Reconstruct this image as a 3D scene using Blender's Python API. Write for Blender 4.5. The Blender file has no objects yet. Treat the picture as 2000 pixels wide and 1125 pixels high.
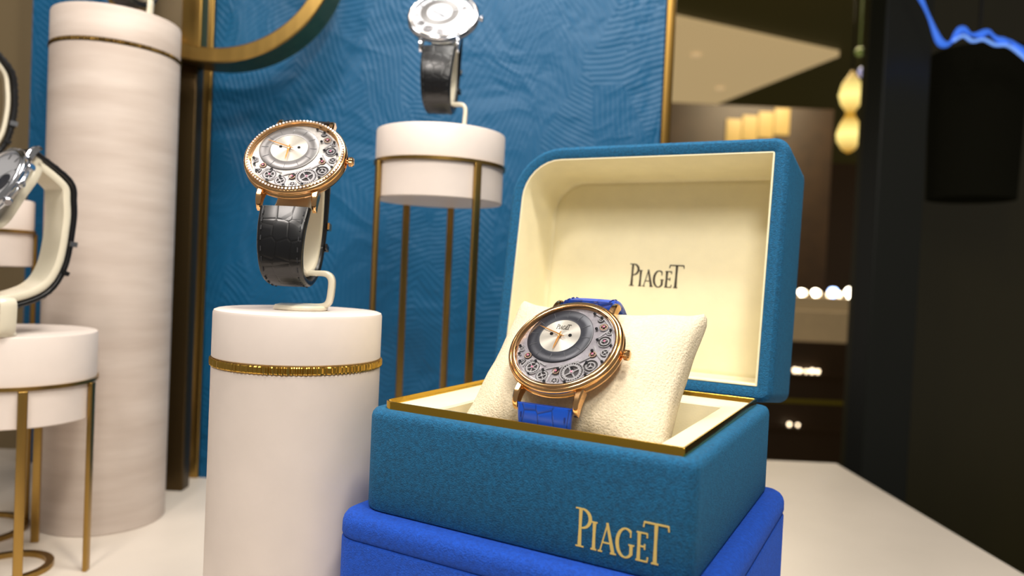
import bpy, bmesh, math, random
from mathutils import Vector, Matrix, Euler
random.seed(4)
sin,cos,pi,rad=math.sin,math.cos,math.pi,math.radians
S=0.01; EYE=108.0   # everything is modelled in cm relative to eye height, converted to metres at the end
scene=bpy.context.scene
COL=scene.collection
try: scene.view_settings.view_transform='Standard'
except Exception: pass

# ------------------------------------------------------------------ materials
def lin(c):
    return tuple((x/12.92 if x<=0.04045 else ((x+0.055)/1.055)**2.4) for x in c)+(1,)
def hexc(h):
    h=h.lstrip('#'); return lin([int(h[i:i+2],16)/255 for i in (0,2,4)])
def newmat(name):
    m=bpy.data.materials.new(name); m.use_nodes=True
    nt=m.node_tree; b=nt.nodes['Principled BSDF']
    return m,nt,b
def coords(nt,scale=(1,1,1)):
    tc=nt.nodes.new('ShaderNodeTexCoord'); mp=nt.nodes.new('ShaderNodeMapping')
    mp.inputs['Scale'].default_value=[100*s for s in scale]
    nt.links.new(tc.outputs['Object'],mp.inputs['Vector']); return mp.outputs['Vector']
def pm(name,col,rough=.5,metal=0,sheen=0,coat=0,var=0,vscale=1,vstretch=(1,1,1),bump=0,bscale=10,bdist=.0003,aniso=0,spec=None,emit=None,estr=0,col2=None,bstretch=(1,1,1),sheencol=None):
    m,nt,b=newmat(name)
    c=hexc(col) if isinstance(col,str) else col
    b.inputs['Base Color'].default_value=c
    b.inputs['Roughness'].default_value=rough; b.inputs['Metallic'].default_value=metal
    if sheen:
        b.inputs['Sheen Weight'].default_value=sheen; b.inputs['Sheen Roughness'].default_value=.4
        b.inputs['Sheen Tint'].default_value=hexc(sheencol) if sheencol else c
    if coat: b.inputs['Coat Weight'].default_value=coat; b.inputs['Coat Roughness'].default_value=.1
    if spec is not None: b.inputs['Specular IOR Level'].default_value=spec
    if emit: b.inputs['Emission Color'].default_value=hexc(emit); b.inputs['Emission Strength'].default_value=estr
    if var or col2:
        v=coords(nt,vstretch); n=nt.nodes.new('ShaderNodeTexNoise'); n.inputs['Scale'].default_value=vscale
        n.inputs['Detail'].default_value=5
        nt.links.new(v,n.inputs['Vector'])
        r=nt.nodes.new('ShaderNodeValToRGB'); r.color_ramp.elements[0].position=.3; r.color_ramp.elements[1].position=.7
        c2=hexc(col2) if col2 else tuple(min(1,x*(1+var)) for x in c[:3])+(1,)
        c1=c if col2 else tuple(x*(1-var) for x in c[:3])+(1,)
        r.color_ramp.elements[0].color=c1; r.color_ramp.elements[1].color=c2
        nt.links.new(n.outputs['Fac'],r.inputs['Fac']); nt.links.new(r.outputs['Color'],b.inputs['Base Color'])
    if bump:
        v=coords(nt,bstretch); n=nt.nodes.new('ShaderNodeTexNoise'); n.inputs['Scale'].default_value=bscale; n.inputs['Detail'].default_value=3
        nt.links.new(v,n.inputs['Vector'])
        bp=nt.nodes.new('ShaderNodeBump'); bp.inputs['Strength'].default_value=bump; bp.inputs['Distance'].default_value=bdist
        nt.links.new(n.outputs['Fac'],bp.inputs['Height']); nt.links.new(bp.outputs['Normal'],b.inputs['Normal'])
    if aniso:
        b.inputs['Anisotropic'].default_value=aniso
        t=nt.nodes.new('ShaderNodeTangent'); t.direction_type='RADIAL'; t.axis='Z'
        nt.links.new(t.outputs['Tangent'],b.inputs['Tangent'])
    return m
def emat(name,col,s):
    m,nt,b=newmat(name); b.inputs['Base Color'].default_value=hexc(col)
    b.inputs['Emission Color'].default_value=hexc(col); b.inputs['Emission Strength'].default_value=s; return m

M={}
M['teal']=pm('teal_suede','#06567f',.9,sheen=.35,var=.3,vscale=9,bump=1.0,bscale=20,bdist=.0005,sheencol='#2488b8')
M['royal']=pm('royal_suede','#0646b0',.9,sheen=.4,var=.22,vscale=9,bump=.9,bscale=20,bdist=.0005,sheencol='#2868e8')
M['cream']=pm('cream_leather','#e9dfbc',.5,var=.03,vscale=1,bump=.25,bscale=14,bdist=.0002)
M['creamsuede']=pm('cream_suede','#dccfb4',.9,sheen=.2,var=.09,vscale=9,bump=.9,bscale=14,bdist=.0005)
M['gold']=pm('polished_gold','#cfa743',.2,metal=1,bump=.3,bscale=3,bdist=.0003)
M['brass']=pm('brushed_brass','#a58549',.33,metal=1,var=.12,vscale=2,vstretch=(1,1,.05))
M['band']=pm('hammered_gold','#c49c48',.28,metal=1)
M['darkband']=pm('aged_gold','#6a5228',.35,metal=1)
M['rose']=pm('rose_gold','#edbb83',.15,metal=1)
M['rosedark']=pm('rose_gold_detail','#c98e4c',.3,metal=1)
M['steel']=pm('polished_steel','#d4d7de',.15,metal=1)
M['stone']=pm('white_lacquer','#dfd3cb',.45,var=.03,vscale=.6)
M['trav']=pm('pale_travertine','#bbaca1',.6,vscale=.5,vstretch=(.35,.35,2.2),col2='#cdc0b6',bump=.1,bscale=3,bstretch=(.3,.3,3))
M['ceram']=pm('ivory_ceramic','#ddd5c0',.28,coat=.4)
M['table']=pm('ivory_table','#ddd2c5',.4,var=.04,vscale=.15)
M['ink']=pm('dark_ink','#2a2010',.5)
M['foil']=pm('gold_foil','#f2d27a',.35,metal=.4)
M['dialgrey']=pm('brushed_grey_plate','#8a868c',.35,metal=.6,aniso=.5,var=.2,vscale=5)
M['dialdark']=pm('slate_ring','#282a33',.32,metal=.3,aniso=.6)
M['dialsilver']=pm('sunray_silver','#c9c4ba',.3,metal=.75,aniso=.75)
M['dialpale']=pm('pale_silver_plate','#b8b4b0',.35,metal=.6,aniso=.5,var=.15,vscale=5)
M['dialmid']=pm('grey_silver_ring','#747272',.32,metal=.5,aniso=.6)
M['dialwhite']=pm('white_dial','#c8c9ce',.3,metal=.5)
M['gem']=pm('clear_gem','#fff2e8',.05,metal=.6,emit='#ffffff',estr=.15)
M['ruby']=pm('ruby','#a8486e',.15,coat=1)
M['screw']=pm('blued_screw','#101218',.2,metal=.3)
M['gearshade']=pm('hole_shade','#2e2a2c',.5,metal=.3)  # dark colour imitating the shade inside dial openings
M['gear']=pm('gear_metal','#c6a893',.25,metal=.9)
M['gears']=pm('gear_steel','#d6d4d8',.2,metal=.8)
M['black']=pm('black_plastic','#0b0b0c',.4)
def croc(name,c,c2,bs=.3):
    m,nt,b=newmat(name)
    v=coords(nt,(1.25,1.0,1.0)); vo=nt.nodes.new('ShaderNodeTexVoronoi'); vo.feature='DISTANCE_TO_EDGE'; vo.inputs['Scale'].default_value=1.45
    vo.inputs['Randomness'].default_value=.3
    nt.links.new(v,vo.inputs['Vector'])
    r=nt.nodes.new('ShaderNodeValToRGB'); r.color_ramp.elements[0].position=0; r.color_ramp.elements[1].position=.05
    r.color_ramp.elements[0].color=hexc(c2); r.color_ramp.elements[1].color=hexc(c)
    nt.links.new(vo.outputs['Distance'],r.inputs['Fac']); nt.links.new(r.outputs['Color'],b.inputs['Base Color'])
    r2=nt.nodes.new('ShaderNodeValToRGB'); r2.color_ramp.elements[1].position=.09
    nt.links.new(vo.outputs['Distance'],r2.inputs['Fac'])
    bp=nt.nodes.new('ShaderNodeBump'); bp.inputs['Strength'].default_value=bs; bp.inputs['Distance'].default_value=.0002
    nt.links.new(r2.outputs['Color'],bp.inputs['Height']); nt.links.new(bp.outputs['Normal'],b.inputs['Normal'])
    b.inputs['Roughness'].default_value=.3; return m
M['crocblack']=croc('black_alligator','#0e0f12','#070709')
M['crocblue']=croc('blue_alligator','#0e4cc0','#082e78',.7)
M['thread']=pm('thread_dark','#25272b',.8)
M['threadblue']=pm('thread_blue','#0c2c7c',.8)
# embossed feather / leaf panel
def leafpanel():
    m,nt,b=newmat('embossed_blue_panel'); N=nt.nodes.new; L=nt.links.new
    v=coords(nt)
    nz=N('ShaderNodeTexNoise'); nz.inputs['Scale'].default_value=.12; nz.inputs['Detail'].default_value=1.0; L(v,nz.inputs['Vector'])
    sub=N('ShaderNodeVectorMath'); sub.operation='SUBTRACT'; L(nz.outputs['Color'],sub.inputs[0]); sub.inputs[1].default_value=(.5,.5,.5)
    sc=N('ShaderNodeVectorMath'); sc.operation='SCALE'; sc.inputs['Scale'].default_value=2.4; L(sub.outputs[0],sc.inputs[0])
    ad=N('ShaderNodeVectorMath'); ad.operation='ADD'; L(v,ad.inputs[0]); L(sc.outputs[0],ad.inputs[1])
    st=N('ShaderNodeMapping'); st.inputs['Rotation'].default_value=(0,rad(25),0); st.inputs['Scale'].default_value=(1.5,1,.55); L(ad.outputs[0],st.inputs['Vector'])
    vo=N('ShaderNodeTexVoronoi'); vo.inputs['Scale'].default_value=.2; L(st.outputs[0],vo.inputs['Vector'])
    sp=N('ShaderNodeSeparateColor'); L(vo.outputs['Color'],sp.inputs[0])
    def mth(op,a,bb=None):
        n=N('ShaderNodeMath'); n.operation=op
        for i,x in enumerate((a,bb)):
            if x is None: continue
            if isinstance(x,(int,float)): n.inputs[i].default_value=x
            else: L(x,n.inputs[i])
        return n.outputs[0]
    ang=mth('MULTIPLY',sp.outputs[0],6.28)
    xyz=N('ShaderNodeSeparateXYZ'); L(ad.outputs[0],xyz.inputs[0])
    d=mth('ADD',mth('MULTIPLY',xyz.outputs[0],mth('COSINE',ang)),mth('MULTIPLY',xyz.outputs[2],mth('SINE',ang)))
    s=mth('SINE',mth('MULTIPLY',d,15.0))
    n2=N('ShaderNodeTexNoise'); n2.inputs['Scale'].default_value=.16; n2.inputs['Detail'].default_value=3; n2.inputs['Distortion'].default_value=1.0; L(v,n2.inputs['Vector'])
    rdg=mth('ABSOLUTE',mth('SUBTRACT',n2.outputs['Fac'],.5))
    h=mth('ADD',mth('MULTIPLY',s,.065),mth('MULTIPLY',rdg,-3.0))
    h=mth('ADD',h,mth('MULTIPLY',vo.outputs['Distance'],.6))
    bp=N('ShaderNodeBump'); bp.inputs['Strength'].default_value=.85; bp.inputs['Distance'].default_value=.0022
    L(h,bp.inputs['Height']); L(bp.outputs['Normal'],b.inputs['Normal'])
    b.inputs['Base Color'].default_value=hexc('#004f78'); b.inputs['Roughness'].default_value=.5; b.inputs['Specular IOR Level'].default_value=.35
    return m
M['leaf']=leafpanel()
def glassm(name,t=.92,col=(1,1,1,1)):
    m=bpy.data.materials.new(name); m.use_nodes=True; nt=m.node_tree; nt.nodes.clear()
    o=nt.nodes.new('ShaderNodeOutputMaterial'); mx=nt.nodes.new('ShaderNodeMixShader'); tr=nt.nodes.new('ShaderNodeBsdfTransparent'); gl=nt.nodes.new('ShaderNodeBsdfGlossy')
    gl.inputs['Roughness'].default_value=.03; tr.inputs['Color'].default_value=col
    mx.inputs[0].default_value=1-t; nt.links.new(tr.outputs[0],mx.inputs[1]); nt.links.new(gl.outputs[0],mx.inputs[2]); nt.links.new(mx.outputs[0],o.inputs[0]); return m
M['glass']=glassm('clear_crystal',.97)

# ------------------------------------------------------------------ builders
def top(name,label,cat,loc=(0,0,0),rot=None,group=None):
    e=bpy.data.objects.new(name,None); COL.objects.link(e); e.empty_display_size=.02
    e.location=loc
    if rot is not None: e.rotation_euler=rot.to_euler() if isinstance(rot,Matrix) else rot
    e['label']=label; e['category']=cat
    if group: e['group']=group
    return e
def mk(name,bm,mat,parent=None,loc=(0,0,0),rot=None,smooth=True,label=None,cat=None,kind=None,ang=35):
    me=bpy.data.meshes.new(name); bmesh.ops.recalc_face_normals(bm,faces=bm.faces[:]); bm.to_mesh(me); bm.free()
    if smooth: me.shade_smooth(); me.set_sharp_from_angle(angle=rad(ang))
    o=bpy.data.objects.new(name,me); COL.objects.link(o); me.materials.append(M[mat] if isinstance(mat,str) else mat)
    o.location=loc
    if rot is not None: o.rotation_euler=rot.to_euler() if isinstance(rot,Matrix) else rot
    if parent: o.parent=parent
    if label: o['label']=label
    if cat: o['category']=cat
    if kind: o['kind']=kind
    return o
def loft(bm,loops,cap0=True,cap1=True,closed=True):
    rings=[[bm.verts.new(p) for p in l] for l in loops]
    n=len(rings[0])
    for a,b in zip(rings[:-1],rings[1:]):
        for i in range(n if closed else n-1):
            j=(i+1)%n; bm.faces.new((a[i],a[j],b[j],b[i]))
    if cap0: bm.faces.new(rings[0][::-1])
    if cap1: bm.faces.new(rings[-1])
    return rings
def lathe(profile,seg=96,rfun=None,bm=None):
    bm=bm or bmesh.new(); rings=[]
    for r,z in profile:
        if r<1e-6: rings.append([bm.verts.new((0,0,z))])
        else:
            rings.append([bm.verts.new(((r+(rfun(i,r,z) if rfun else 0))*cos(2*pi*i/seg),(r+(rfun(i,r,z) if rfun else 0))*sin(2*pi*i/seg),z)) for i in range(seg)])
    for a,b in zip(rings[:-1],rings[1:]):
        for i in range(seg):
            j=(i+1)%seg
            if len(a)==1 and len(b)==1: continue
            if len(a)==1: bm.faces.new((a[0],b[j],b[i]))
            elif len(b)==1: bm.faces.new((a[i],a[j],b[0]))
            else: bm.faces.new((a[i],a[j],b[j],b[i]))
    return bm
def rrect(w,d,rs,z,inset=0,seg=8,off=(0,0)):
    pts=[]; hx,hy=w/2-inset,d/2-inset
    cs=[(-1,-1,180),(1,-1,270),(1,1,0),(-1,1,90)]
    for (sx,sy,a0),r in zip(cs,rs):
        r=max(.04,r-inset); cx,cy=sx*(hx-r),sy*(hy-r)
        for k in range(seg+1):
            a=rad(a0+90*k/seg); pts.append((cx+r*cos(a)+off[0],cy+r*sin(a)+off[1],z))
    return pts
def rloft(w,d,rs,prof,cap0=True,cap1=True,bm=None,off=(0,0)):
    bm=bm or bmesh.new(); loft(bm,[rrect(w,d,rs,z,i,off=off) for i,z in prof],cap0,cap1); return bm
def boxbm(x0,x1,y0,y1,z0,z1,bev=0,bm=None):
    b2=bmesh.new(); bmesh.ops.create_cube(b2,size=1)
    for v in b2.verts: v.co=Vector(((x0+x1)/2+v.co.x*(x1-x0),(y0+y1)/2+v.co.y*(y1-y0),(z0+z1)/2+v.co.z*(z1-z0)))
    if bev: bmesh.ops.bevel(b2,geom=b2.edges[:],offset=bev,segments=3,affect='EDGES',profile=.5)
    return b2
def cyl(bm,p0,p1,r,seg=16,r1=None):
    p0,p1=Vector(p0),Vector(p1); d=(p1-p0).normalized(); a=d.orthogonal().normalized(); b=d.cross(a); r1=r if r1 is None else r1
    loft(bm,[[p+q*(a*cos(2*pi*i/seg)+b*sin(2*pi*i/seg)) for i in range(seg)] for p,q in ((p0,r),(p1,r1))]); return bm
def catmull(pts,closed=False,sub=8):
    n=len(pts); out=[]
    rng=range(n) if closed else range(n-1)
    for i in rng:
        def g(k): return pts[k%n] if closed else pts[max(0,min(n-1,k))]
        p0,p1,p2,p3=[Vector(g(i+k)) for k in (-1,0,1,2)]
        for s in range(sub):
            t=s/sub
            out.append(.5*((2*p1)+(p2-p0)*t+(2*p0-5*p1+4*p2-p3)*t*t+(3*p1-p0-3*p2+p3)*t**3))
    if not closed: out.append(Vector(pts[-1]))
    return out
def normals2(path,closed):
    n=len(path); c=sum(path,Vector((0,0)))/n; out=[]
    for i in range(n):
        a=path[(i-1)%n] if closed or i>0 else path[0]; b=path[(i+1)%n] if closed or i<n-1 else path[-1]
        t=(b-a).normalized(); out.append(Vector((t.y,-t.x)))
    s=sum(o.dot(p-c) for o,p in zip(out,path))
    return out if s>0 else [-o for o in out]
def band(path,width,thick,closed=False,off=0,to3=lambda x,p,q:(x,p,q),rnd=.12,bm=None):
    """sweep a rounded strip along a planar path; width(t) across local x"""
    bm=bm or bmesh.new(); nm=normals2(path,closed); loops=[]; n=len(path)
    for i,(p,m) in enumerate(zip(path,nm)):
        w=(width(i/(n-1)) if callable(width) else width)/2; h=thick/2; r=min(rnd,w*.45)
        sec=[(-w,-h*.5),(-w,h*.3),(-w+r*.4,h*.85),(-w+r,h),(-w*.4,h*1.12),(w*.4,h*1.12),(w-r,h),(w-r*.4,h*.85),(w,h*.3),(w,-h*.5),(w-r*.5,-h),(-w+r*.5,-h)]
        loops.append([to3(a,*(p+m*(b+off))) for a,b in sec])
    if closed: loops.append(loops[0])
    loft(bm,loops,not closed,not closed)
    if closed: bmesh.ops.remove_doubles(bm,verts=bm.verts[:],dist=1e-5)
    return bm
def tube(pts,r,seg=10):
    bm=bmesh.new(); L=[]; n=len(pts)
    for i,p in enumerate(pts):
        t=(pts[min(n-1,i+1)]-pts[max(0,i-1)]).normalized(); a=t.cross(Vector((0,1,0))).normalized(); b=t.cross(a)
        L.append([p+(a*cos(2*pi*k/seg)+b*sin(2*pi*k/seg))*(r(i) if callable(r) else r) for k in range(seg)])
    loft(bm,L); return bm

# lettering -----------------------------------------------------------
def lettering(name,mat,parent,scale,h,M4,label=None,bold=1.0):
    bm=bmesh.new(); dz=[0]
    def st(pts,ws):
        pts=[Vector(p) for p in pts]
        if not isinstance(ws,(list,tuple)): ws=[ws]*len(pts)
        dz[0]+=.0006
        L=[];
        for i,p in enumerate(pts):
            a=pts[max(0,i-1)]; b=pts[min(len(pts)-1,i+1)]; t=(b-a).normalized(); n=Vector((-t.y,t.x))*ws[i]/2*bold
            L.append([M4@Vector(((p+n).x*scale,(p+n).y*scale,-.02)),M4@Vector(((p-n).x*scale,(p-n).y*scale,-.02)),
                      M4@Vector(((p-n).x*scale,(p-n).y*scale,h+dz[0])),M4@Vector(((p+n).x*scale,(p+n).y*scale,h+dz[0]))])
        loft(bm,L)
    def arc(cx,cy,rx,ry,a0,a1,w0,w1,n=18):
        P=[];W=[]
        for k in range(n+1):
            a=rad(a0+(a1-a0)*k/n); P.append((cx+rx*cos(a),cy+ry*sin(a)))
            W.append(w0+(w1-w0)*abs(cos(a)))
        st(P,W)
    sw=.075; th=.03
    st([(.14,0),(.14,.5),(.14,1)],[sw*1.15,sw*.85,sw]); st([(.03,.015),(.26,.015)],th); st([(.0,.985),(.16,.985)],th)
    arc(.17,.74,.24,.245,90,-90,th,sw)
    st([(.53,0),(.53,.36),(.53,.72)],[sw,sw*.8,sw]); st([(.45,.015),(.61,.015)],th); st([(.45,.705),(.61,.705)],th)
    st([(.70,0),(.885,.75)],[th,th]); st([(.87,.76),(1.06,0)],[sw*.7,sw]); st([(.76,.25),(1.0,.25)],th); st([(.65,.015),(.77,.015)],th); st([(.98,.015),(1.14,.015)],th)
    arc(1.37,.36,.215,.36,55,315,th,sw,26); st([(1.525,.09),(1.525,.33)],sw*.9); st([(1.45,.33),(1.6,.33)],th); st([(1.5,.52),(1.5,.68)],th)
    st([(1.72,0),(1.72,.36),(1.72,.72)],[sw,sw*.8,sw]); st([(1.65,.015),(1.94,.015)],th); st([(1.65,.705),(1.92,.705)],th); st([(1.72,.37),(1.87,.37)],th)
    st([(1.94,0),(1.955,.13)],th); st([(1.92,.72),(1.925,.6)],th); st([(1.87,.3),(1.87,.44)],th)
    st([(2.14,0),(2.14,.5),(2.14,1)],[sw*1.1,sw*.8,sw]); st([(2.05,.015),(2.23,.015)],th); st([(1.84,.985),(2.44,.985)],th*1.2); st([(1.84,1.0),(1.82,.86)],th); st([(2.44,1.0),(2.46,.86)],th)
    return mk(name,bm,mat,parent,smooth=False,label=label)

def gear(r,teeth,th=.04,hole=.0,spokes=4):
    bm=bmesh.new(); n=teeth*4; ro=[]
    for i in range(n):
        a=2*pi*i/n; rr=r if i%4 in (0,1) else r*.88; ro.append((rr*cos(a),rr*sin(a)))
    ri=[(r*.7*cos(2*pi*i/n),r*.7*sin(2*pi*i/n)) for i in range(n)]
    def P(l,z): return [bm.verts.new((x,y,z)) for x,y in l]
    a,b,c,d=P(ro,th),P(ri,th),P(ri,0),P(ro,0)
    for i in range(n):
        j=(i+1)%n
        for p,q in ((a,b),(b,c),(c,d),(d,a)): bm.faces.new((p[i],p[j],q[j],q[i]))
    for k in range(spokes):
        t=pi*2*k/spokes; u=Vector((cos(t),sin(t),0)); v=Vector((-sin(t),cos(t),0))*r*.07
        loft(bm,[[u*r*.1+v,u*r*.1-v,u*r*.1-v+Vector((0,0,th*.8)),u*r*.1+v+Vector((0,0,th*.8))],[u*r*.72+v,u*r*.72-v,u*r*.72-v+Vector((0,0,th*.8)),u*r*.72+v+Vector((0,0,th*.8))]])
    lathe([(0,0),(r*.22,0),(r*.22,th*1.3),(0,th*1.3)],20,bm=bm)
    return bm

def orient(g,b):
    g,b=rad(g),rad(b); x=Vector((cos(g),-sin(g),0)); bk=Vector((sin(g),cos(g),0)); z=Vector((0,0,1))
    y=bk*sin(b)+z*cos(b); n=-bk*cos(b)+z*sin(b)
    return Matrix((x,y,n)).transposed()

def watch(label,center,g,b,R,metal,strapmat,threadmat,path,style='skeleton',gems=False,logo=False,sw=2.0,plate='dialgrey',ring='dialdark',subd='dialsilver'):
    W=top('wristwatch',label,'watch',center,orient(g,b))
    mk('case',lathe([(0,-.42),(R*.8,-.42),(R*.93,-.34),(R*.99,-.24),(R*1.0,-.16),(R*.985,-.1),(R*.965,-.07),(R*.965,-.02),(R*.9,.03),(0,.03)],128),metal,W)
    prof=[(R*.95,-.05),(R*.985,-.02),(R,.06),(R*.992,.13),(R*.965,.18),(R*.95,.185),(R*.943,.175),(R*.935,.2),(R*.92,.235),(R*.895,.25),(R*.872,.235),(R*.86,.18),(R*.85,.05)]
    mk('bezel',lathe(prof,128),metal,W)
    if gems:
        bm=bmesh.new()
        for k in range(84):
            a=2*pi*k/84; c=Vector((R*.92*cos(a),R*.92*sin(a),.235))
            q=bmesh.ops.create_icosphere(bm,subdivisions=1,radius=.055,matrix=Matrix.Translation(c)@Matrix.Rotation(a,4,'Z')@Matrix.Diagonal((1,1,.55,1)))
        mk('gem_setting',bm,'gem',W,smooth=False,label='ring of tiny clear gemstones')
    bm=lathe([(0,0),(.08,0),(.08,.1),(.15,.11),(.17,.14),(.17,.27),(.14,.31),(0,.33)],48,rfun=lambda i,r,z:(.015 if (i//2)%2 else 0) if r>.16 else 0)
    mk('crown',bm,metal,W,loc=(R*.97,0,-.1),rot=(0,rad(90),0))
    for sx in (-1,1):
        for sy in (-1,1):
            bm=bmesh.new(); L=[]
            for (y,z0,z1,w,xx) in ((R*.78,-.36,.0,.3,1.06),(R*.97,-.36,.0,.24,1.08),(R*1.07,-.42,-.06,.2,1.08),(R*1.14,-.5,-.16,.18,1.08),(R*1.185,-.52,-.3,.15,1.08)):
                x0=sx*(xx*sw/2+.02); h=w/2
                L.append([(x0-h,y*sy,z0),(x0+h,y*sy,z0),(x0+h,y*sy,z1-.05),(x0+h*.6,y*sy,z1),(x0-h*.6,y*sy,z1),(x0-h,y*sy,z1-.05)])
            loft(bm,L); mk('lug',bm,metal,W,ang=40)
    ro=R*.85
    if style=='skeleton':
        mk('dial',lathe([(0,.05),(ro,.05),(ro,.075),(0,.075)],96),plate,W)
        ox,oy=-.165*R,.2*R; rr=.585*R
        mk('chapter_ring',lathe([(rr*.62,.0),(rr*.62,.04),(rr*.64,.045),(rr*.98,.045),(rr,.03),(rr,0)],96),ring,W,loc=(ox,oy,.076))
        mk('sub_dial',lathe([(0,.03),(rr*.62,.03),(rr*.62,0),(0,0)],96),subd,W,loc=(ox,oy,.076))
        bm=bmesh.new()
        for k in range(12):
            a=2*pi*k/12; u=Vector((cos(a),sin(a),0)); v=Vector((-sin(a),cos(a),0))*.008
            L=[[u*rr*q+v,u*rr*q-v,u*rr*q-v+Vector((0,0,.02)),u*rr*q+v+Vector((0,0,.02))] for q in (.7,.93)]
            loft(bm,L)
        mk('hour_markers',bm,'steel',W,loc=(ox,oy,.112))
        if logo:
            lettering('lettering','ink',W,.22,.004,Matrix.Translation((ox-.27,oy+.3,.108)),bold=1.3)
        hz=.165
        # (angle, distance, wheel radius, framed?)
        gs=[(54,.765,.065,0),(40,.72,.085,1),(27,.77,.06,0),(13,.68,.12,1),(-6,.745,.09,0),(-14,.56,.075,0),(-33,.7,.135,1),(-60,.625,.205,1),(-84,.755,.08,0),(-86,.56,.085,0),(-104,.7,.12,1),(-127,.67,.145,1),(-146,.77,.07,0),(-153,.65,.075,0),(-168,.77,.065,1)]
        for k,(a,q,gr,fr) in enumerate(gs):
            x,y=q*R*cos(rad(a)),q*R*sin(rad(a))
            mk('gear_shade_disc',lathe([(0,0),(gr*R*.97,0),(gr*R*.97,.004),(0,.004)],32),'gearshade',W,loc=(x,y,.0745))  # flat dark disc on the plate, painted shade of a hole under the wheel
            mk('gear_wheel',gear(gr*R*(.86 if k%3 else .68),int(14+gr*60),spokes=3+k%3),'gear' if k%4==1 else 'gears',W,loc=(x,y,.08),rot=(0,0,k))
            if fr: mk('bridge_ring',lathe([(gr*R*.92,0),(gr*R*.92,.035),(gr*R*1.0,.035),(gr*R*1.0,0)],40),'gears',W,loc=(x,y,.085))
            if k%2: mk('jewel',lathe([(0,0),(.04,0),(.04,.02),(0,.03)],14),'ruby',W,loc=(x,y,.135))
        def arm(pts,w):
            pp=catmull([(a*R,b*R) for a,b in pts],False,6); L=[]
            for i,p in enumerate(pp):
                t=(pp[min(len(pp)-1,i+1)]-pp[max(0,i-1)]).normalized(); m=Vector((-t.y,t.x))*w
                L.append([(*(p+m),0),(*(p-m),0),(*(p-m),.03),(*(p+m),.03)])
            bm=bmesh.new(); loft(bm,L); mk('bridge_arm',bm,'gears',W,loc=(0,0,.084),smooth=False)
        P_=lambda q,a:(q*cos(rad(a)),q*sin(rad(a)))
        arm([P_(.81,66-k*12) for k in range(21)],.018)
        arm([P_(.52,5),P_(.62,-10),P_(.8,-18)],.03); arm([P_(.46,-40),P_(.44,-70),P_(.5,-98),P_(.58,-108)],.026); arm([P_(.45,-75),P_(.6,-92),P_(.8,-94)],.03)
        arm([P_(.5,-112),P_(.52,-130),P_(.62,-143),P_(.8,-138)],.03); arm([P_(.58,24),P_(.66,28),P_(.8,32)],.025); arm([P_(.55,-20),P_(.5,-34),P_(.48,-48)],.024)
        for k in range(20):
            a=rad(68-k*12.6); q=R*(.805 if k%2 else .52+.04*(k%3)); 
            x,y=q*cos(a),q*sin(a)
            if (x-ox)**2+(y-oy)**2<(rr+.06)**2: q=R*.8; x,y=q*cos(a),q*sin(a)
            mk('screw',lathe([(0,0),(.055,0),(.055,.03),(0,.035)],14),'screw',W,loc=(x,y,.13))
        for q in (-.3,.32):
            mk('screw',lathe([(0,0),(.065,0),(.065,.02),(0,.025)],14),'screw',W,loc=(ox+q*1.15,oy+.05,.105))
    else:
        ox=oy=0; rr=ro; hz=.13
        mk('dial',lathe([(0,.05),(ro,.05),(ro,.075),(0,.075)],96),'dialwhite',W)
        bm=bmesh.new()
        for k in range(12):
            a=2*pi*k/12; u=Vector((cos(a),sin(a),0)); v=Vector((-sin(a),cos(a),0))*.03
            loft(bm,[[u*ro*q+v,u*ro*q-v,u*ro*q-v+Vector((0,0,.02)),u*ro*q+v+Vector((0,0,.02))] for q in (.8,.95)])
        mk('hour_markers',bm,'steel' if style!='chrono' else 'screw',W,loc=(0,0,.075))
        if style=='chrono':
            for (x,y) in ((-.42*R,0),(.42*R,0),(0,-.42*R)):
                mk('sub_dial',lathe([(0,.01),(.2*R,.01),(.22*R,.02),(.24*R,.02),(.24*R,0)],48),'dialdark',W,loc=(x,y,.08))
            for y in (-.95,.95):
                bm=lathe([(0,0),(.12,0),(.12,.25),(.2,.27),(.2,.45),(.16,.5),(0,.5)],24)
                a=math.atan2(y,R*.9); mk('pusher',bm,metal,W,loc=(R*.93*cos(a),R*.93*sin(a),-.1),rot=Euler((0,rad(90),a)))
        else:
            mk('chapter_ring',lathe([(R*.36,0),(R*.365,.01),(R*.54,.01),(R*.545,0)],64),'dialmid',W,loc=(-.12*R,.15*R,.076),label='grey silver ring')
            for k,a in enumerate((30,2,-28,-58,-90,-122,-150)):
                gr=(.1,.13,.12,.17,.12,.14,.1)[k]; x,y=.66*R*cos(rad(a)),.66*R*sin(rad(a))
                mk('gear_shade_disc',lathe([(0,0),(gr*R,0),(gr*R,.004),(0,.004)],24),'gearshade',W,loc=(x,y,.0745))  # hole shade painted as a dark disc here too
                mk('gear_wheel',gear(gr*R*.85,18),'gears',W,loc=(x,y,.08))
    def hand(nm,l,w,a,z):
        bm=bmesh.new(); L=[]
        for t,ww in ((-.22,w*.5),(0,w),(.75,w*.75),(1,.01)):
            L.append([(-ww/2,l*t,0),(ww/2,l*t,0),(ww/2,l*t,.015),(-ww/2,l*t,.015)])
        loft(bm,L); mk(nm,bm,'rosedark' if metal=='rose' else 'steel',W,loc=(ox,oy,z),rot=(0,0,rad(-a)))
    hand('hour_hand',rr*.55,.07,182 if style=='skeleton' else 300,hz); hand('minute_hand',rr*.8,.05,290 if style=='skeleton' else 60,hz+.02)
    mk('hand_cap',lathe([(0,0),(.06,0),(.06,.05),(0,.06)],20),metal,W,loc=(ox,oy,hz-.03))
    mk('crystal',lathe([(0,.245),(R*.8,.235),(R*.86,.225)],64),'glass',W)
    pa=catmull(path,False,10)
    wf=lambda t: sw*(1-.2*sin(pi*min(1,max(0,t))))
    st=mk('strap',band(pa,wf,.28,to3=lambda x,p,q:(x,p,q)),strapmat,W,ang=50)
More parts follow.
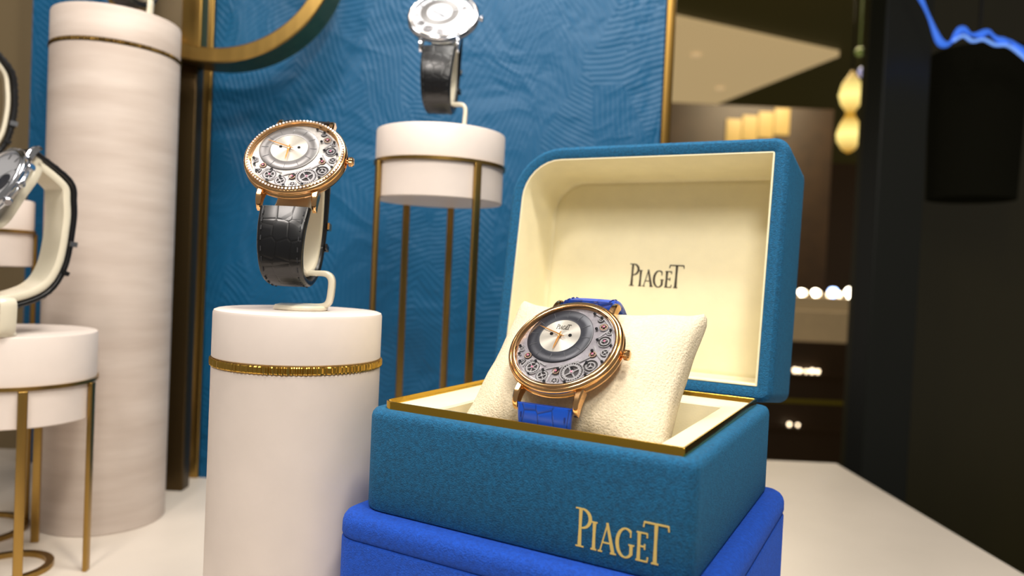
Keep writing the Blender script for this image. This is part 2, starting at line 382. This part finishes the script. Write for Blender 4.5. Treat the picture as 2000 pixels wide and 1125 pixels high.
    nm=normals2(pa,False); bm=bmesh.new(); acc=0; n=len(pa)
    for i in range(1,n-1):
        seg=(pa[i]-pa[i-1]); l=seg.length; acc+=l
        if acc>.3:
            acc=0; w=wf(i/(n-1))/2-.17; t=(pa[i+1]-pa[i-1]).normalized(); o=pa[i]+nm[i]*.145
            for s in (-1,1):
                A=o-t*.09; B=o+t*.09; C=nm[i]*.03
                loft(bm,[[(s*w-.02,*(A-C)),(s*w+.02,*(A-C)),(s*w+.02,*(A+C)),(s*w-.02,*(A+C))],[(s*w-.02,*(B-C)),(s*w+.02,*(B-C)),(s*w+.02,*(B+C)),(s*w-.02,*(B+C))]])
    if len(bm.verts): mk('stitching',bm,threadmat,W,smooth=False)
    k=int(n*.66); 
    for kk,nmn,wd in ((k,'buckle',.28),(k-7,'keeper_loop',.22)):
        t=(pa[kk+1]-pa[kk-1]).normalized(); o=pa[kk]; w=wf(kk/(n-1))/2+.04; m=nm[kk]; bm=bmesh.new()
        for (h0,h1,x0,x1) in ((.15,.25,-w,w),(-.15,.25,-w-.08,-w),(-.15,.25,w,w+.08)):
            loft(bm,[[(x0,*(o+t*q+m*h0)),(x1,*(o+t*q+m*h0)),(x1,*(o+t*q+m*h1)),(x0,*(o+t*q+m*h1))] for q in (-wd/2,wd/2)])
        mk(nmn,bm,metal if nmn=='buckle' else strapmat,W,smooth=False)
    return W

def loop_world(b,sz=1.0,sy=1.0):
    """strap loop (back,z) in cm around the case centre; ends at the lugs"""
    s,c=sin(rad(b)),cos(rad(b))
    e0=(-2.35*s+.3*c,-2.35*c-.3*s); e1=(2.35*s+.3*c,2.35*c-.3*s)
    mid=[(-1.55,-2.9),(-1.62,-3.8),(-1.15,-4.6),(.15,-4.9),(1.45,-4.4),(2.1,-3.3),(2.35,-2.0),(2.35,-.6),(2.15,.6)]
    mid=[(x*sy if x>0 else x,z*sz if z<-2 else z) for x,z in mid]
    return [e0]+mid+[e1]
def to_local(pts,b):
    s,c=sin(rad(b)),cos(rad(b)); return [(p*s+q*c,-p*c+q*s) for p,q in pts]
def stand(label,base,g,watchc,loopw,b,width=1.35,side=1,bw_=.46,cth=.24):
    """ivory C-shaped stand; base=(x,y,z) on the pedestal, watch centre given to place the cuff"""
    T=top('watch_stand',label,'watch stand',base,Euler((0,0,-rad(g))),group='ivory watch stands')
    d=Vector(watchc)-Vector(base); gr=rad(g)
    dx=d.x*cos(gr)-d.y*sin(gr); db=d.x*sin(gr)+d.y*cos(gr); dz=d.z
    e1,e0=Vector(loopw[-1]),Vector(loopw[0]); sh=Vector((cos(rad(b)),-sin(rad(b))))*.34
    lp=list(loopw)+[e1.lerp(e0,t)+sh for t in (.2,.5,.8)]
    pl=catmull(lp,True,10); nm=normals2(pl,True); o_=.16+cth/2+.08
    path=[Vector((p.x+db-m.x*o_,p.y+dz-m.y*o_)) for p,m in zip(pl,nm)]
    mk('cuff',band(path,width,cth,closed=True,to3=lambda x,p,q:(x+dx,p,q),rnd=.1),'ceram',T,ang=50)
    zb=min(p.y for p in path); pb=[p.x for p in path if p.y==zb][0]
    zq=zb+.05
    br=catmull([(.3,zq),(.9,zq),(1.35,zq-.01),(1.56,zq-.2),(1.58,(zq+.3)/2),(1.5,.36),(1.25,.19),(.7,.15),(0,.14)],False,6)
    bm=bmesh.new(); L=[]; n=len(br)
    for i,p in enumerate(br):
        a=br[max(0,i-1)]; b_=br[min(n-1,i+1)]; t=(b_-a).normalized(); m=Vector((-t.y,t.x)); k=bw_
        sec=[(-k*.5,-.07),(-k*.42,-.11),(k*.42,-.11),(k*.5,-.07),(k*.5,.07),(k*.42,.11),(-k*.42,.11),(-k*.5,.07)]
        L.append([(dx+side*(p.x+m.x*h),pb+q,p.y+m.y*h) for q,h in sec])
    loft(bm,L); mk('bracket',bm,'ceram',T,ang=50)
    bm=lathe([(0,0),(1.0,0),(1.05,.05),(1.05,.12),(.98,.2),(.8,.24),(0,.26)],64); bmesh.ops.scale(bm,vec=(1,.9,1),verts=bm.verts)
    mk('base',bm,'ceram',T,loc=(dx+side*.4,pb,0))
    return T

# ------------------------------------------------------------------ table & room
Zt=-18.0
T=top('display_table','ivory lacquered shop-window display table','table',(0,0,Zt-90))
mk('table_top',boxbm(-75,34,8,75,86,90,.25),'table',T)
mk('base',boxbm(-72,31,11,72,0,86,.3),pm('table_base','#4a4034',.6),T,label='darker brown base')
M['floor']=pm('dark_floor','#1d1712',.35,var=.2,vscale=.02)
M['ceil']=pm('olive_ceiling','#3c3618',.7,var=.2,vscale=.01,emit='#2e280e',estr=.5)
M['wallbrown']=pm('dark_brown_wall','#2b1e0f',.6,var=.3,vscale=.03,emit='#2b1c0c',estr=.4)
M['bronze']=pm('bronze_wall','#746448',.45,metal=.2,var=.12,vscale=.1,vstretch=(1,1,.1))
M['darkpil']=pm('near_black_pillar','#141710',.35)
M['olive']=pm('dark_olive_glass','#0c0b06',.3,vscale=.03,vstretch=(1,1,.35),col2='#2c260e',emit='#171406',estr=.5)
def struct(name,bm,mat): return mk(name,bm,mat,smooth=False,kind='structure')
struct('floor',boxbm(-300,500,-150,900,-110,-108),'floor')
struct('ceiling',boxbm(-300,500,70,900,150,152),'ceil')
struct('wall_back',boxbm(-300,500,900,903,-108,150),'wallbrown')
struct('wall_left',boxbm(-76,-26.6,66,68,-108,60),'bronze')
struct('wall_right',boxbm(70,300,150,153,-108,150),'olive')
struct('trim_1',boxbm(57.4,65,118,124,-108,150,.3),'darkpil')

P=top('decorative_panel','tall teal-blue panel embossed with feather-like leaf relief and gilt edges','panel',(-7,60,Zt))
mk('panel_face',boxbm(-17.9,18.4,0,1.0,0,56),'leaf',P,smooth=False)
mk('edge_trim',boxbm(-18.7,-17.95,-.25,1.2,0,56,.08),'brass',P,label='gilt edge strip')
mk('edge_trim',boxbm(18.45,19.2,-.25,1.2,0,56,.08),'darkband',P,label='gilt edge strip')
P=top('decorative_panel','narrow teal-blue embossed panel standing behind a stone column','panel',(-38,62,Zt))
mk('panel_face',boxbm(-3,4,0,1.0,0,56),'leaf',P,smooth=False)
mk('edge_trim',boxbm(4.05,4.6,-.2,1.2,0,56,.08),'brass',P)
H=top('gilt_hoop','large gilt ring sculpture on a bronze post','ring sculpture',(-22.9,56,Zt))
bm=bmesh.new(); seg=128; loops=[]
for i in range(seg):
    a=2*pi*i/seg; loops.append([(r*cos(a),y,r*sin(a)+41.6) for r,y in ((8.15,-1.4),(8.25,-1.5),(9.15,-1.5),(9.25,-1.4),(9.25,1.4),(9.15,1.5),(8.25,1.5),(8.15,1.4))])
loops.append(loops[0]); loft(bm,loops,False,False); bmesh.ops.remove_doubles(bm,verts=bm.verts[:],dist=1e-5)
mk('hoop',bm,'brass',H)
mk('post',boxbm(-3.4,-1.7,.2,1.5,0,33,.1),pm('dark_bronze','#4a3a20',.4,metal=.8),H)
mk('inner_post',boxbm(-3.0,-1.5,.2,1.5,33,49.5,.1),'brass',H)

# ------------------------------------------------------------------ stone columns
def column(label,c,r,ztop,zring,mat,ringh,bandmat,knurl):
    h=ztop-Zt; C=top('display_column',label,'display column',(c[0],c[1],Zt)); zr=zring-Zt
    bm=lathe([(0,0),(r-.06,0),(r,.06),(r,zr-ringh/2-.06),(r-.06,zr-ringh/2),(0,zr-ringh/2)],128); mk('shaft',bm,mat,C)
    bm=lathe([(0,zr+ringh/2),(r-.06,zr+ringh/2),(r,zr+ringh/2+.06),(r,h-.14),(r-.04,h-.04),(r-.14,h),(0,h)],128); mk('cap',bm,mat,C)
    random.seed(int(r*100)); amp=[random.uniform(-.012,.012)+(.028 if i%4<2 else -.012) for i in range(480)]
    bm=lathe([(r-.3,zr-ringh/2),(r+.02,zr-ringh/2),(r+.04,zr-ringh*.35),(r+.04,zr+ringh*.35),(r+.02,zr+ringh/2),(r-.3,zr+ringh/2)],480,rfun=lambda i,rr,z:(amp[i] if rr>r else 0) if knurl else 0)
    mk('band',bm,bandmat,C,label='finely ribbed gold band',ang=20)
column('smooth white cylindrical column with a ribbed gold band',(-8.3,29),3.19,-1.88,-3.86,'stone',.28,'band',True)
column('tall pale travertine column with a thin gold band near its top',(-27.3,50),3.9,15.6,13.3,'trav',.2,'darkband',True)

# ------------------------------------------------------------------ legged pedestals
def pedestal(label,c,r,zt,zr,zb,angs,group='brass-legged pedestals',foot=1.0):
    h=lambda z:z-Zt
    Q=top('pedestal_stand',label,'pedestal',(c[0],c[1],Zt),group=group)
    mk('drum',lathe([(0,h(zb)),(r-.04-.05,h(zb)),(r-.04,h(zb)+.06),(r-.04,h(zr)-.02),(r,h(zr)),(r,h(zt)-.12),(r-.04,h(zt)-.03),(r-.14,h(zt)),(0,h(zt))],96),'stone',Q,label='white lacquered drum')
    mk('collar_ring',lathe([(r-.15,h(zr)-.2),(r+.1,h(zr)-.2),(r+.1,h(zr)),(r-.15,h(zr))],96),'brass',Q)
    for a in angs:
        a=rad(a); x,y=(r+.0)*cos(a),(r+.0)*sin(a); bm=boxbm(-.22,.22,-.12,.12,0,h(zr)-.2,.04); mk('leg',bm,'brass',Q,loc=(x*1.03,y*1.03,0),rot=(0,0,a+pi/2))
    f=r*foot
    mk('foot_ring',lathe([(f-.2,0),(f+.2,0),(f+.2,.28),(f-.2,.28),(f-.2,0)],96),'brass',Q)
pedestal('round white pedestal on thin brass legs before the blue panel',(-4.7,45),3.88,8.15,6.25,4.0,(213,-52,127,84))
pedestal('round white pedestal on thin brass legs holding the steel chronograph',(-27.6,41),4.1,-4.5,-7.1,-9.3,(5,-50,105,195),foot=.5)
pedestal('round white pedestal on thin brass legs beside the stone column',(-33.6,46.2),3.0,3.1,1.2,-1.1,(-45,45,135,225))

# ------------------------------------------------------------------ watches on stands
b=36; lw=loop_world(b); c2=(-8.68,29,4.08)
watch('rose-gold skeleton watch, gem-set bezel, black alligator strap, on an ivory stand',c2,-1,b,1.98,'rose','crocblack','thread',to_local(lw,b),gems=True,plate='dialpale',ring='dialmid',sw=1.9)
stand('ivory stand carrying the rose-gold skeleton watch on the white column',(-8.3,29.1,-1.88),-1,c2,lw,b)
b=33; lw=loop_world(b,1.15); c3=(-4.85,44.6,15.1)
watch('white-gold gem-set watch with pale dial on a black alligator strap',c3,4,b,2.15,'steel','crocblack','thread',to_local(lw,b),gems=True,style='plain')
stand('ivory stand carrying the white-gold watch on the brass-legged pedestal',(-4.5,45,8.15),4,c3,lw,b)
b=30; lw=loop_world(b,1.3,1.6); c4=(-26.9,38.0,3.3)
watch('steel chronograph watch with pushers and dark sub-dials on a black strap',c4,28,b,2.25,'steel','crocblack','thread',to_local(lw,b),style='chrono')
stand('ivory stand carrying the steel chronograph on the brass-legged pedestal',(-26.9,40.0,-4.5),28,c4,lw,b,width=1.8,bw_=.8,cth=.42)
b=35; lw=loop_world(b,1.1,1.2); c5=(-33.9,44.6,10.4)
watch('steel watch on a black strap beside the stone column',c5,50,b,2.0,'steel','crocblack','thread',to_local(lw,b),style='plain')
stand('ivory stand on the small pedestal beside the stone column',(-33.4,46.0,3.1),50,c5,lw,b)
b=38; lw=loop_world(b,1.1); c6=(-26.6,50,22.2)
watch('rose-gold watch on a dark strap standing atop the tall stone column',c6,10,b,2.0,'rose','crocblack','thread',to_local(lw,b),style='plain')
stand('ivory stand on top of the tall stone column',(-26.2,50,15.6),10,c6,lw,b)

# ------------------------------------------------------------------ presentation box
YAW=-28.7; CX,CY=3.09,27.87
ax=Vector((cos(rad(YAW)),sin(rad(YAW)),0)); ay=Vector((-sin(rad(YAW)),cos(rad(YAW)),0))
def bw(x,y,z): return Vector((CX,CY,0))+ax*x+ay*y+Vector((0,0,z))
RZ=Euler((0,0,rad(YAW)))
ZB=-8.5
LB=top('riser_box','royal-blue suede box with seamed top edge supporting the watch box','box',(CX,CY,Zt),RZ)
hh=ZB-Zt; RW=13.1; RO=(-.15,0)
mk('body',rloft(RW,13.2,(1.1,.7,.8,1.1),[(.1,0),(0,.1),(0,hh-.98),(.03,hh-.9),(.08,hh-.86)],True,True,off=RO),'royal',LB)
mk('lid',rloft(RW,13.2,(1.1,.7,.8,1.1),[(.08,hh-.86),(.03,hh-.82),(0,hh-.72),(.01,hh-.4),(.06,hh-.24),(.16,hh-.11),(.32,hh-.02),(.55,hh),(.9,hh)],True,True,off=RO),'royal',LB)
BX=top('watch_box','open teal suede watch box with cream lining and gilt rim','watch box',(CX,CY,ZB),RZ)
z=lambda q:q-ZB
W0,D0=11.85,11.7; rs=(1.0,.45,.5,.9); BO=(-.225,0)
mk('body',rloft(W0,D0,rs,[(.12,0),(.03,.05),(0,.15),(0,z(-5.3)),(.04,z(-5.14)),(.12,z(-5.04)),(.24,z(-5.0)),(.5,z(-5.0)),(.5,z(-8.3))],True,True,off=BO),'teal',BX)
mk('gilt_rim',rloft(W0,D0,rs,[(.5,z(-5.25)),(.5,z(-4.77)),(.52,z(-4.74)),(.57,z(-4.74)),(.59,z(-4.77)),(.59,z(-5.2))],False,False,off=BO),'gold',BX,label='polished gilt rim')
bm=bmesh.new()
out=[rrect(W0,D0,rs,z(q),i,off=BO) for i,q in ((.6,-8.25),(.6,-5.0),(.7,-4.92),(.85,-4.9))]
wo=(.2,-.5); ww,wd=8.0,8.3; wr=(.25,)*4
inn=[rrect(ww,wd,wr,z(q),i,off=wo) for i,q in ((-.16,-4.9),(-.05,-4.93),(0,-5.0),(0,-8.2))]
loft(bm,out+inn,False,True)
mk('tray',bm,'cream',BX,label='cream leather tray')
Fm=Matrix(((1,0,0,2.18),(0,0,-1,-D0/2),(0,1,0,z(-8.02)),(0,0,0,1)))
lettering('lettering','foil',BX,1.15,.012,Fm,label='gold-stamped lettering',bold=1.2)
LW,LH=13.4,11.4; th=rad(7.7)
LM=Matrix(((1,0,0),(0,sin(th),-cos(th)),(0,cos(th),sin(th))))
lr=(.5,.5,.75,2.6)
cen=Vector((-1.0,5.85,z(-4.96)))+LM@Vector((0,LH/2,0))
mk('lid',rloft(LW,LH,lr,[(.35,-5.0),(.15,-4.95),(.04,-4.85),(0,-4.7),(0,-.25),(.06,-.1),(.2,0),(.52,0),(.64,-.08),(.64,-4.7)],True,True),'teal',BX,loc=cen,rot=LM)
ln=mk('lid_lining',rloft(LW,LH,lr,[(.62,-.12),(.65,-.04),(.70,-.04),(.74,-.1),(.82,-3.2),(.9,-3.42),(1.0,-3.5),(1.08,-3.46),(1.2,-3.42)],False,True),'cream',BX,loc=cen,rot=LM,label='cream leather lining',ang=40)
LM4=Matrix.Translation(cen)@LM.to_4x4()@Matrix.Translation((-1.2,-.68,-3.42))
lettering('lettering','ink',BX,1.14,.006,LM4,label='dark printed lettering',bold=1.35)

# cushion + boxed watch
WB=45; wc=bw(.2,-2.75,-2.52); Wm=orient(-YAW,WB)
C=top('watch_cushion','cream suede pillow holding the watch in the open box','cushion',wc+Wm@Vector((.03,.24,-2.02)),Wm)
bm=bmesh.new(); L=[]; n=40
for i in range(n+1):
    t=-1+2*i/n; x=3.7*t+.0; a=2.68+.78*abs(t)**2.2; bb=1.46*(1-.6*abs(t)**2.8)
    l=[]
    for k in range(64):
        ph=2*pi*k/64; cc,ss=cos(ph),sin(ph); e=2/2.9
        yy=a*math.copysign(abs(cc)**e,cc); zz=bb*math.copysign(abs(ss)**e,ss)
        xx=x-.16*t**5*(1-abs(yy/a)**2)*1.5 
        zz+=.035*sin(yy*3.1+x*2.3)*abs(t)**2+.03*sin(yy*1.7-x*4.1)*abs(t)
        l.append((xx,yy,zz))
    L.append(l)
for s,ix in ((1,-1),(-1,0)):
    l=L[ix]; e1=[(x+s*.08,y*.97,z_*.82) for x,y,z_ in l]; e2=[(x+s*.13,y*.9,z_*.45) for x,y,z_ in l]
    if s==1: L=L+[e1,e2]
    else: L=[e2,e1]+L
loft(bm,L); mk('pillow',bm,'creamsuede',C,ang=60)
path=[(-2.3,-.28),(-2.75,-.75),(-3.02,-1.5),(-3.0,-2.4),(-2.4,-3.4),(-1,-3.88),(1,-3.88),(2.6,-3.4),(3.22,-2.4),(3.18,-1.5),(2.85,-.75),(2.3,-.28)]
watch('rose-gold skeleton watch with blue alligator strap resting on the cream pillow',wc,-YAW,WB,2.05,'rose','crocblue','threadblue',path,logo=True)

# ------------------------------------------------------------------ showroom beyond
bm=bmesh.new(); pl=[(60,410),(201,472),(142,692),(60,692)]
loft(bm,[[(x,y,146) for x,y in pl],[(x,y,149.8) for x,y in pl]]); mk('trim_2',bm,pm('glowing_plaster','#b9a27a',.8,emit='#c4a878',estr=.75),kind='structure',smooth=False)  # plaster given its own glow in place of lamp light
for (x,y) in ((112,480),(150,560)):
    o=mk('ceiling_spotlight',lathe([(0,0),(2.5,0),(3,1),(3,2),(0,2)],24),emat('spot_warm','#e0c090',.6),loc=(x,y,144),cat='ceiling light'); o['label']='small round recessed ceiling spotlight'
PL=top('pendant_lamp','gourd-shaped glowing amber glass pendant lamp on a cord','pendant lamp',(133.5,300,56))
def amber():
    # glow is strongest at the middle of each of the two stacked bulbs and fades towards neck and tips
    m,nt,b=newmat('amber_glass'); v=coords(nt,(1,1,1)); sx=nt.nodes.new('ShaderNodeSeparateXYZ'); nt.links.new(v,sx.inputs[0])
    r=nt.nodes.new('ShaderNodeMapRange'); r.inputs[1].default_value=-2; r.inputs[2].default_value=32; nt.links.new(sx.outputs[2],r.inputs[0])
    cr=nt.nodes.new('ShaderNodeValToRGB'); E=cr.color_ramp.elements
    E[0].position=0; E[0].color=hexc('#8a5c06'); E[1].position=1; E[1].color=hexc('#6a4606')
    for p,c in ((.22,'#ffe78c'),(.45,'#9a6a08'),(.68,'#ffe78c')):
        e=E.new(p); e.color=hexc(c)
    nt.links.new(r.outputs[0],cr.inputs[0])
    b.inputs['Base Color'].default_value=hexc('#a07010'); nt.links.new(cr.outputs[0],b.inputs['Emission Color']); b.inputs['Emission Strength'].default_value=1.5; return m
bm=lathe([(0,-2),(2.4,-.5),(4.5,3),(4.8,6),(3.6,10),(1.7,13.5),(1.7,15),(3.8,18),(4.7,21.5),(3.7,26),(1.8,29),(.6,31),(0,32)],32); mk('glass_shade',bm,amber(),PL)
bm=bmesh.new(); cyl(bm,(0,0,31),(0,0,94),.4,8); mk('cord',bm,'black',PL)
for (x,y,zz,r,c,s,lb) in ((138,300,87,2.2,'#a8b0e8',.6,'small pale glowing globe lamp'),(136,300,95,1.8,'#8a9a50',.3,'small dim green globe lamp')):
    bm=bmesh.new(); bmesh.ops.create_uvsphere(bm,u_segments=16,v_segments=10,radius=r); cyl(bm,(0,0,r),(0,0,149-zz),.2,6)
    o=mk('globe_lamp',bm,emat('globe'+lb[:6],c,s),loc=(x,y,zz),cat='lamp'); o['label']=lb
CB=top('lit_cabinet','dark wooden cabinet with a warmly lit top shelf','cabinet',(133,420,-108))
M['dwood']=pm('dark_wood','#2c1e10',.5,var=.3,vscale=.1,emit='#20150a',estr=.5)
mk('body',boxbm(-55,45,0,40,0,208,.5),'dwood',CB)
for k in range(4):
    mk('lit_niche',boxbm(-16+k*9,-7.4+k*9,-1,1,186+k*2,200+k*2.4,.2),emat('niche_glow','#a08850',.42),CB)
for k in range(3):
    mk('amber_reflection',boxbm(-38+k*26,-30+k*26,-1,1,118,150,.2),emat('amber_glow','#4a2f10',.5),CB,label='dim amber reflection modelled as a glowing strip')  # glowing strips stand in for amber reflections on the cabinet
M['cglow']=emat('case_glow','#8a7452',.6)
DC=top('display_counter','dark jewellery counter with glowing glass case on top','display counter',(113,262,-108))
mk('body',boxbm(-28,24,0,40,0,90,.5),'dwood',DC)
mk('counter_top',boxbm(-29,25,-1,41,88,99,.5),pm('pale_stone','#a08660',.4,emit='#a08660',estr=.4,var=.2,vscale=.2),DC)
mk('lit_case',boxbm(-28,24,2,38,99,104,.3),'cglow',DC)
for zz in (76,57): mk('ledge',boxbm(-28,24,-5,0,zz,zz+1.0,.1),'dwood',DC,label='narrow dark wooden ledge')
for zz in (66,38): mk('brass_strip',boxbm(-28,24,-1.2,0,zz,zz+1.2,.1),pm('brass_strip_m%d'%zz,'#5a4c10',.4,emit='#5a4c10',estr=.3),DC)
M['wb']=emat('white_bulb','#fff2d8',12); M['wb2']=emat('blueish_bulb','#a8c4ff',9); M['wb3']=emat('dim_bulb','#ffe6c0',5)
sp=[(-14.5,0,1.2,0),(-11.5,0,1.4,0),(-8.6,0,1.2,0),(-6,0,1.0,2),(-3.6,0,1.3,0),(-1,0,1.1,2),(1.4,0,.9,2),(4.5,0,1.7,1),(9,0,1.9,0),(6.8,0,1.0,2),(12.4,0,1.0,2),(15.5,0,1.2,0),(-12,1,.8,2),(-10.3,1,.7,2),(-6,1,.8,2),(-8,1,.6,2),(-4,1,.7,2),(-13,2,.6,2),(-10,2,.5,2)]
for k,(x,lv,r,mm) in enumerate(sp):
    bm=lathe([(0,r*.9),(r*.5,r*.8),(r*.85,r*.5),(r,0),(r*.8,-r*.5),(r*.4,-r*.8),(r*.5,-r*1.1),(0,-r*1.1)],16)
    zz=(104,77,58)[lv]+r*1.1; yy=(266+4*(k%2),259.3,259.3)[lv]
    o=mk('display_lamp',bm,('wb','wb2','wb3')[mm],loc=(113+x,yy,-108+zz),cat='lamp'); o['label']='tiny bright jewellery-case lamp'; o['group']='jewellery-case lamps'
DS=top('hanging_drum','large black drum-shaped hanging lampshade','lampshade',(78.5,128,16))
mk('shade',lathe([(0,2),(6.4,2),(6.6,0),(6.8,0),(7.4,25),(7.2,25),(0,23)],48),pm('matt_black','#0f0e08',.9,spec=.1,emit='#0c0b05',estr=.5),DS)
bm=bmesh.new(); cyl(bm,(0,0,23),(0,0,134),.3,8); mk('cord',bm,'black',DS)
GL=top('reflected_lights','curving blue reflection of street lights, modelled as glowing tubes before the black drum','reflected lights',(66,109,36))  # tubes added as stand-ins for reflected street lights
gp=[Vector(p) for p in [(-10,0,10),(-8.6,0,7.6),(-6.8,0,4.2),(-5.0,0,.6),(-3.6,0,.3),(-2.7,0,1.7),(-1.7,0,2.5),(-.4,0,1.8),(1.0,0,1.9),(2.1,0,2.3),(3.3,0,1.4),(4.5,0,1.0),(5.5,0,1.0),(6.6,0,.1),(8,0,-.8),(10.5,0,-1.3)]]
gq=catmull(gp,False,8)
mk('glowing_tube',tube(gq,lambda i:.36+.16*sin(i*.31)),emat('blue_glow','#3a6fdc',.85),GL)
g2=catmull([Vector(p) for p in [(-3.2,-.4,.6),(-1.8,-.4,1.4),(-.4,-.4,.7),(1.2,-.4,1.0),(3,-.4,.3),(5,-.4,.2),(8,-.4,-1.9)]],False,8)
mk('pale_tube',tube(g2,.22),emat('pale_blue_glow','#7aa8ff',.8),GL,label='thin pale blue glowing tube')
for x,zz in ((-9.9,9.9),(10.4,-1.2)):
    bm=bmesh.new(); cyl(bm,(x,0,zz),(x,0,114),.1,6); mk('hanging_wire',bm,'black',GL)

# ------------------------------------------------------------------ lights
def area(name,loc,target,size,power,col):
    l=bpy.data.lights.new(name,'AREA'); l.shape='DISK'; l.size=size*S; l.energy=power; l.color=col
    o=bpy.data.objects.new(name,l); COL.objects.link(o); o.location=loc
    o.rotation_euler=(Vector(target)-Vector(loc)).to_track_quat('-Z','Y').to_euler(); return o
area('key_light',(12,8,52),(2,28,-4),8,2.4,(1,.92,.80))
area('front_fill',(4,-14,40),(4,34,0),14,1.7,(1,.94,.86))  # fill added behind the camera to even out the light on the box lid
area('key_light_left',(-22,4,50),(-14,34,-4),10,1.65,(1,.92,.85))
area('back_light',(-4,34,58),(-6,60,4),16,1.7,(1,.96,.9))
area('top_light',(8,34,60),(5,30,-10),14,1.3,(1,.94,.84))
area('left_light',(-40,24,50),(-28,46,0),14,.85,(1,.93,.86))
area('shop_light',(150,350,140),(130,350,-50),80,40,(1,.8,.5))
w=bpy.data.worlds.new('World'); scene.world=w; w.use_nodes=True
bg=w.node_tree.nodes['Background']; bg.inputs[0].default_value=(1,.93,.84,1); bg.inputs[1].default_value=.21

# ------------------------------------------------------------------ cm -> m
for me in bpy.data.meshes: me.transform(Matrix.Scale(S,4))
for o in bpy.data.objects:
    o.location=o.location*S
    if o.parent is None: o.location.z+=EYE*S
# ------------------------------------------------------------------ camera
cd=bpy.data.cameras.new('Camera'); cam=bpy.data.objects.new('Camera',cd); COL.objects.link(cam)
cam.location=(0,0,EYE*S)
cam.rotation_euler=(Matrix.Rotation(rad(90-1.27),3,'X')@Matrix.Rotation(rad(2.6),3,'Z')).to_euler()
cd.sensor_width=36; cd.lens=25.92; cd.clip_start=.01; cd.clip_end=50
cd.dof.use_dof=True; cd.dof.focus_distance=.262; cd.dof.aperture_fstop=10
scene.camera=cam
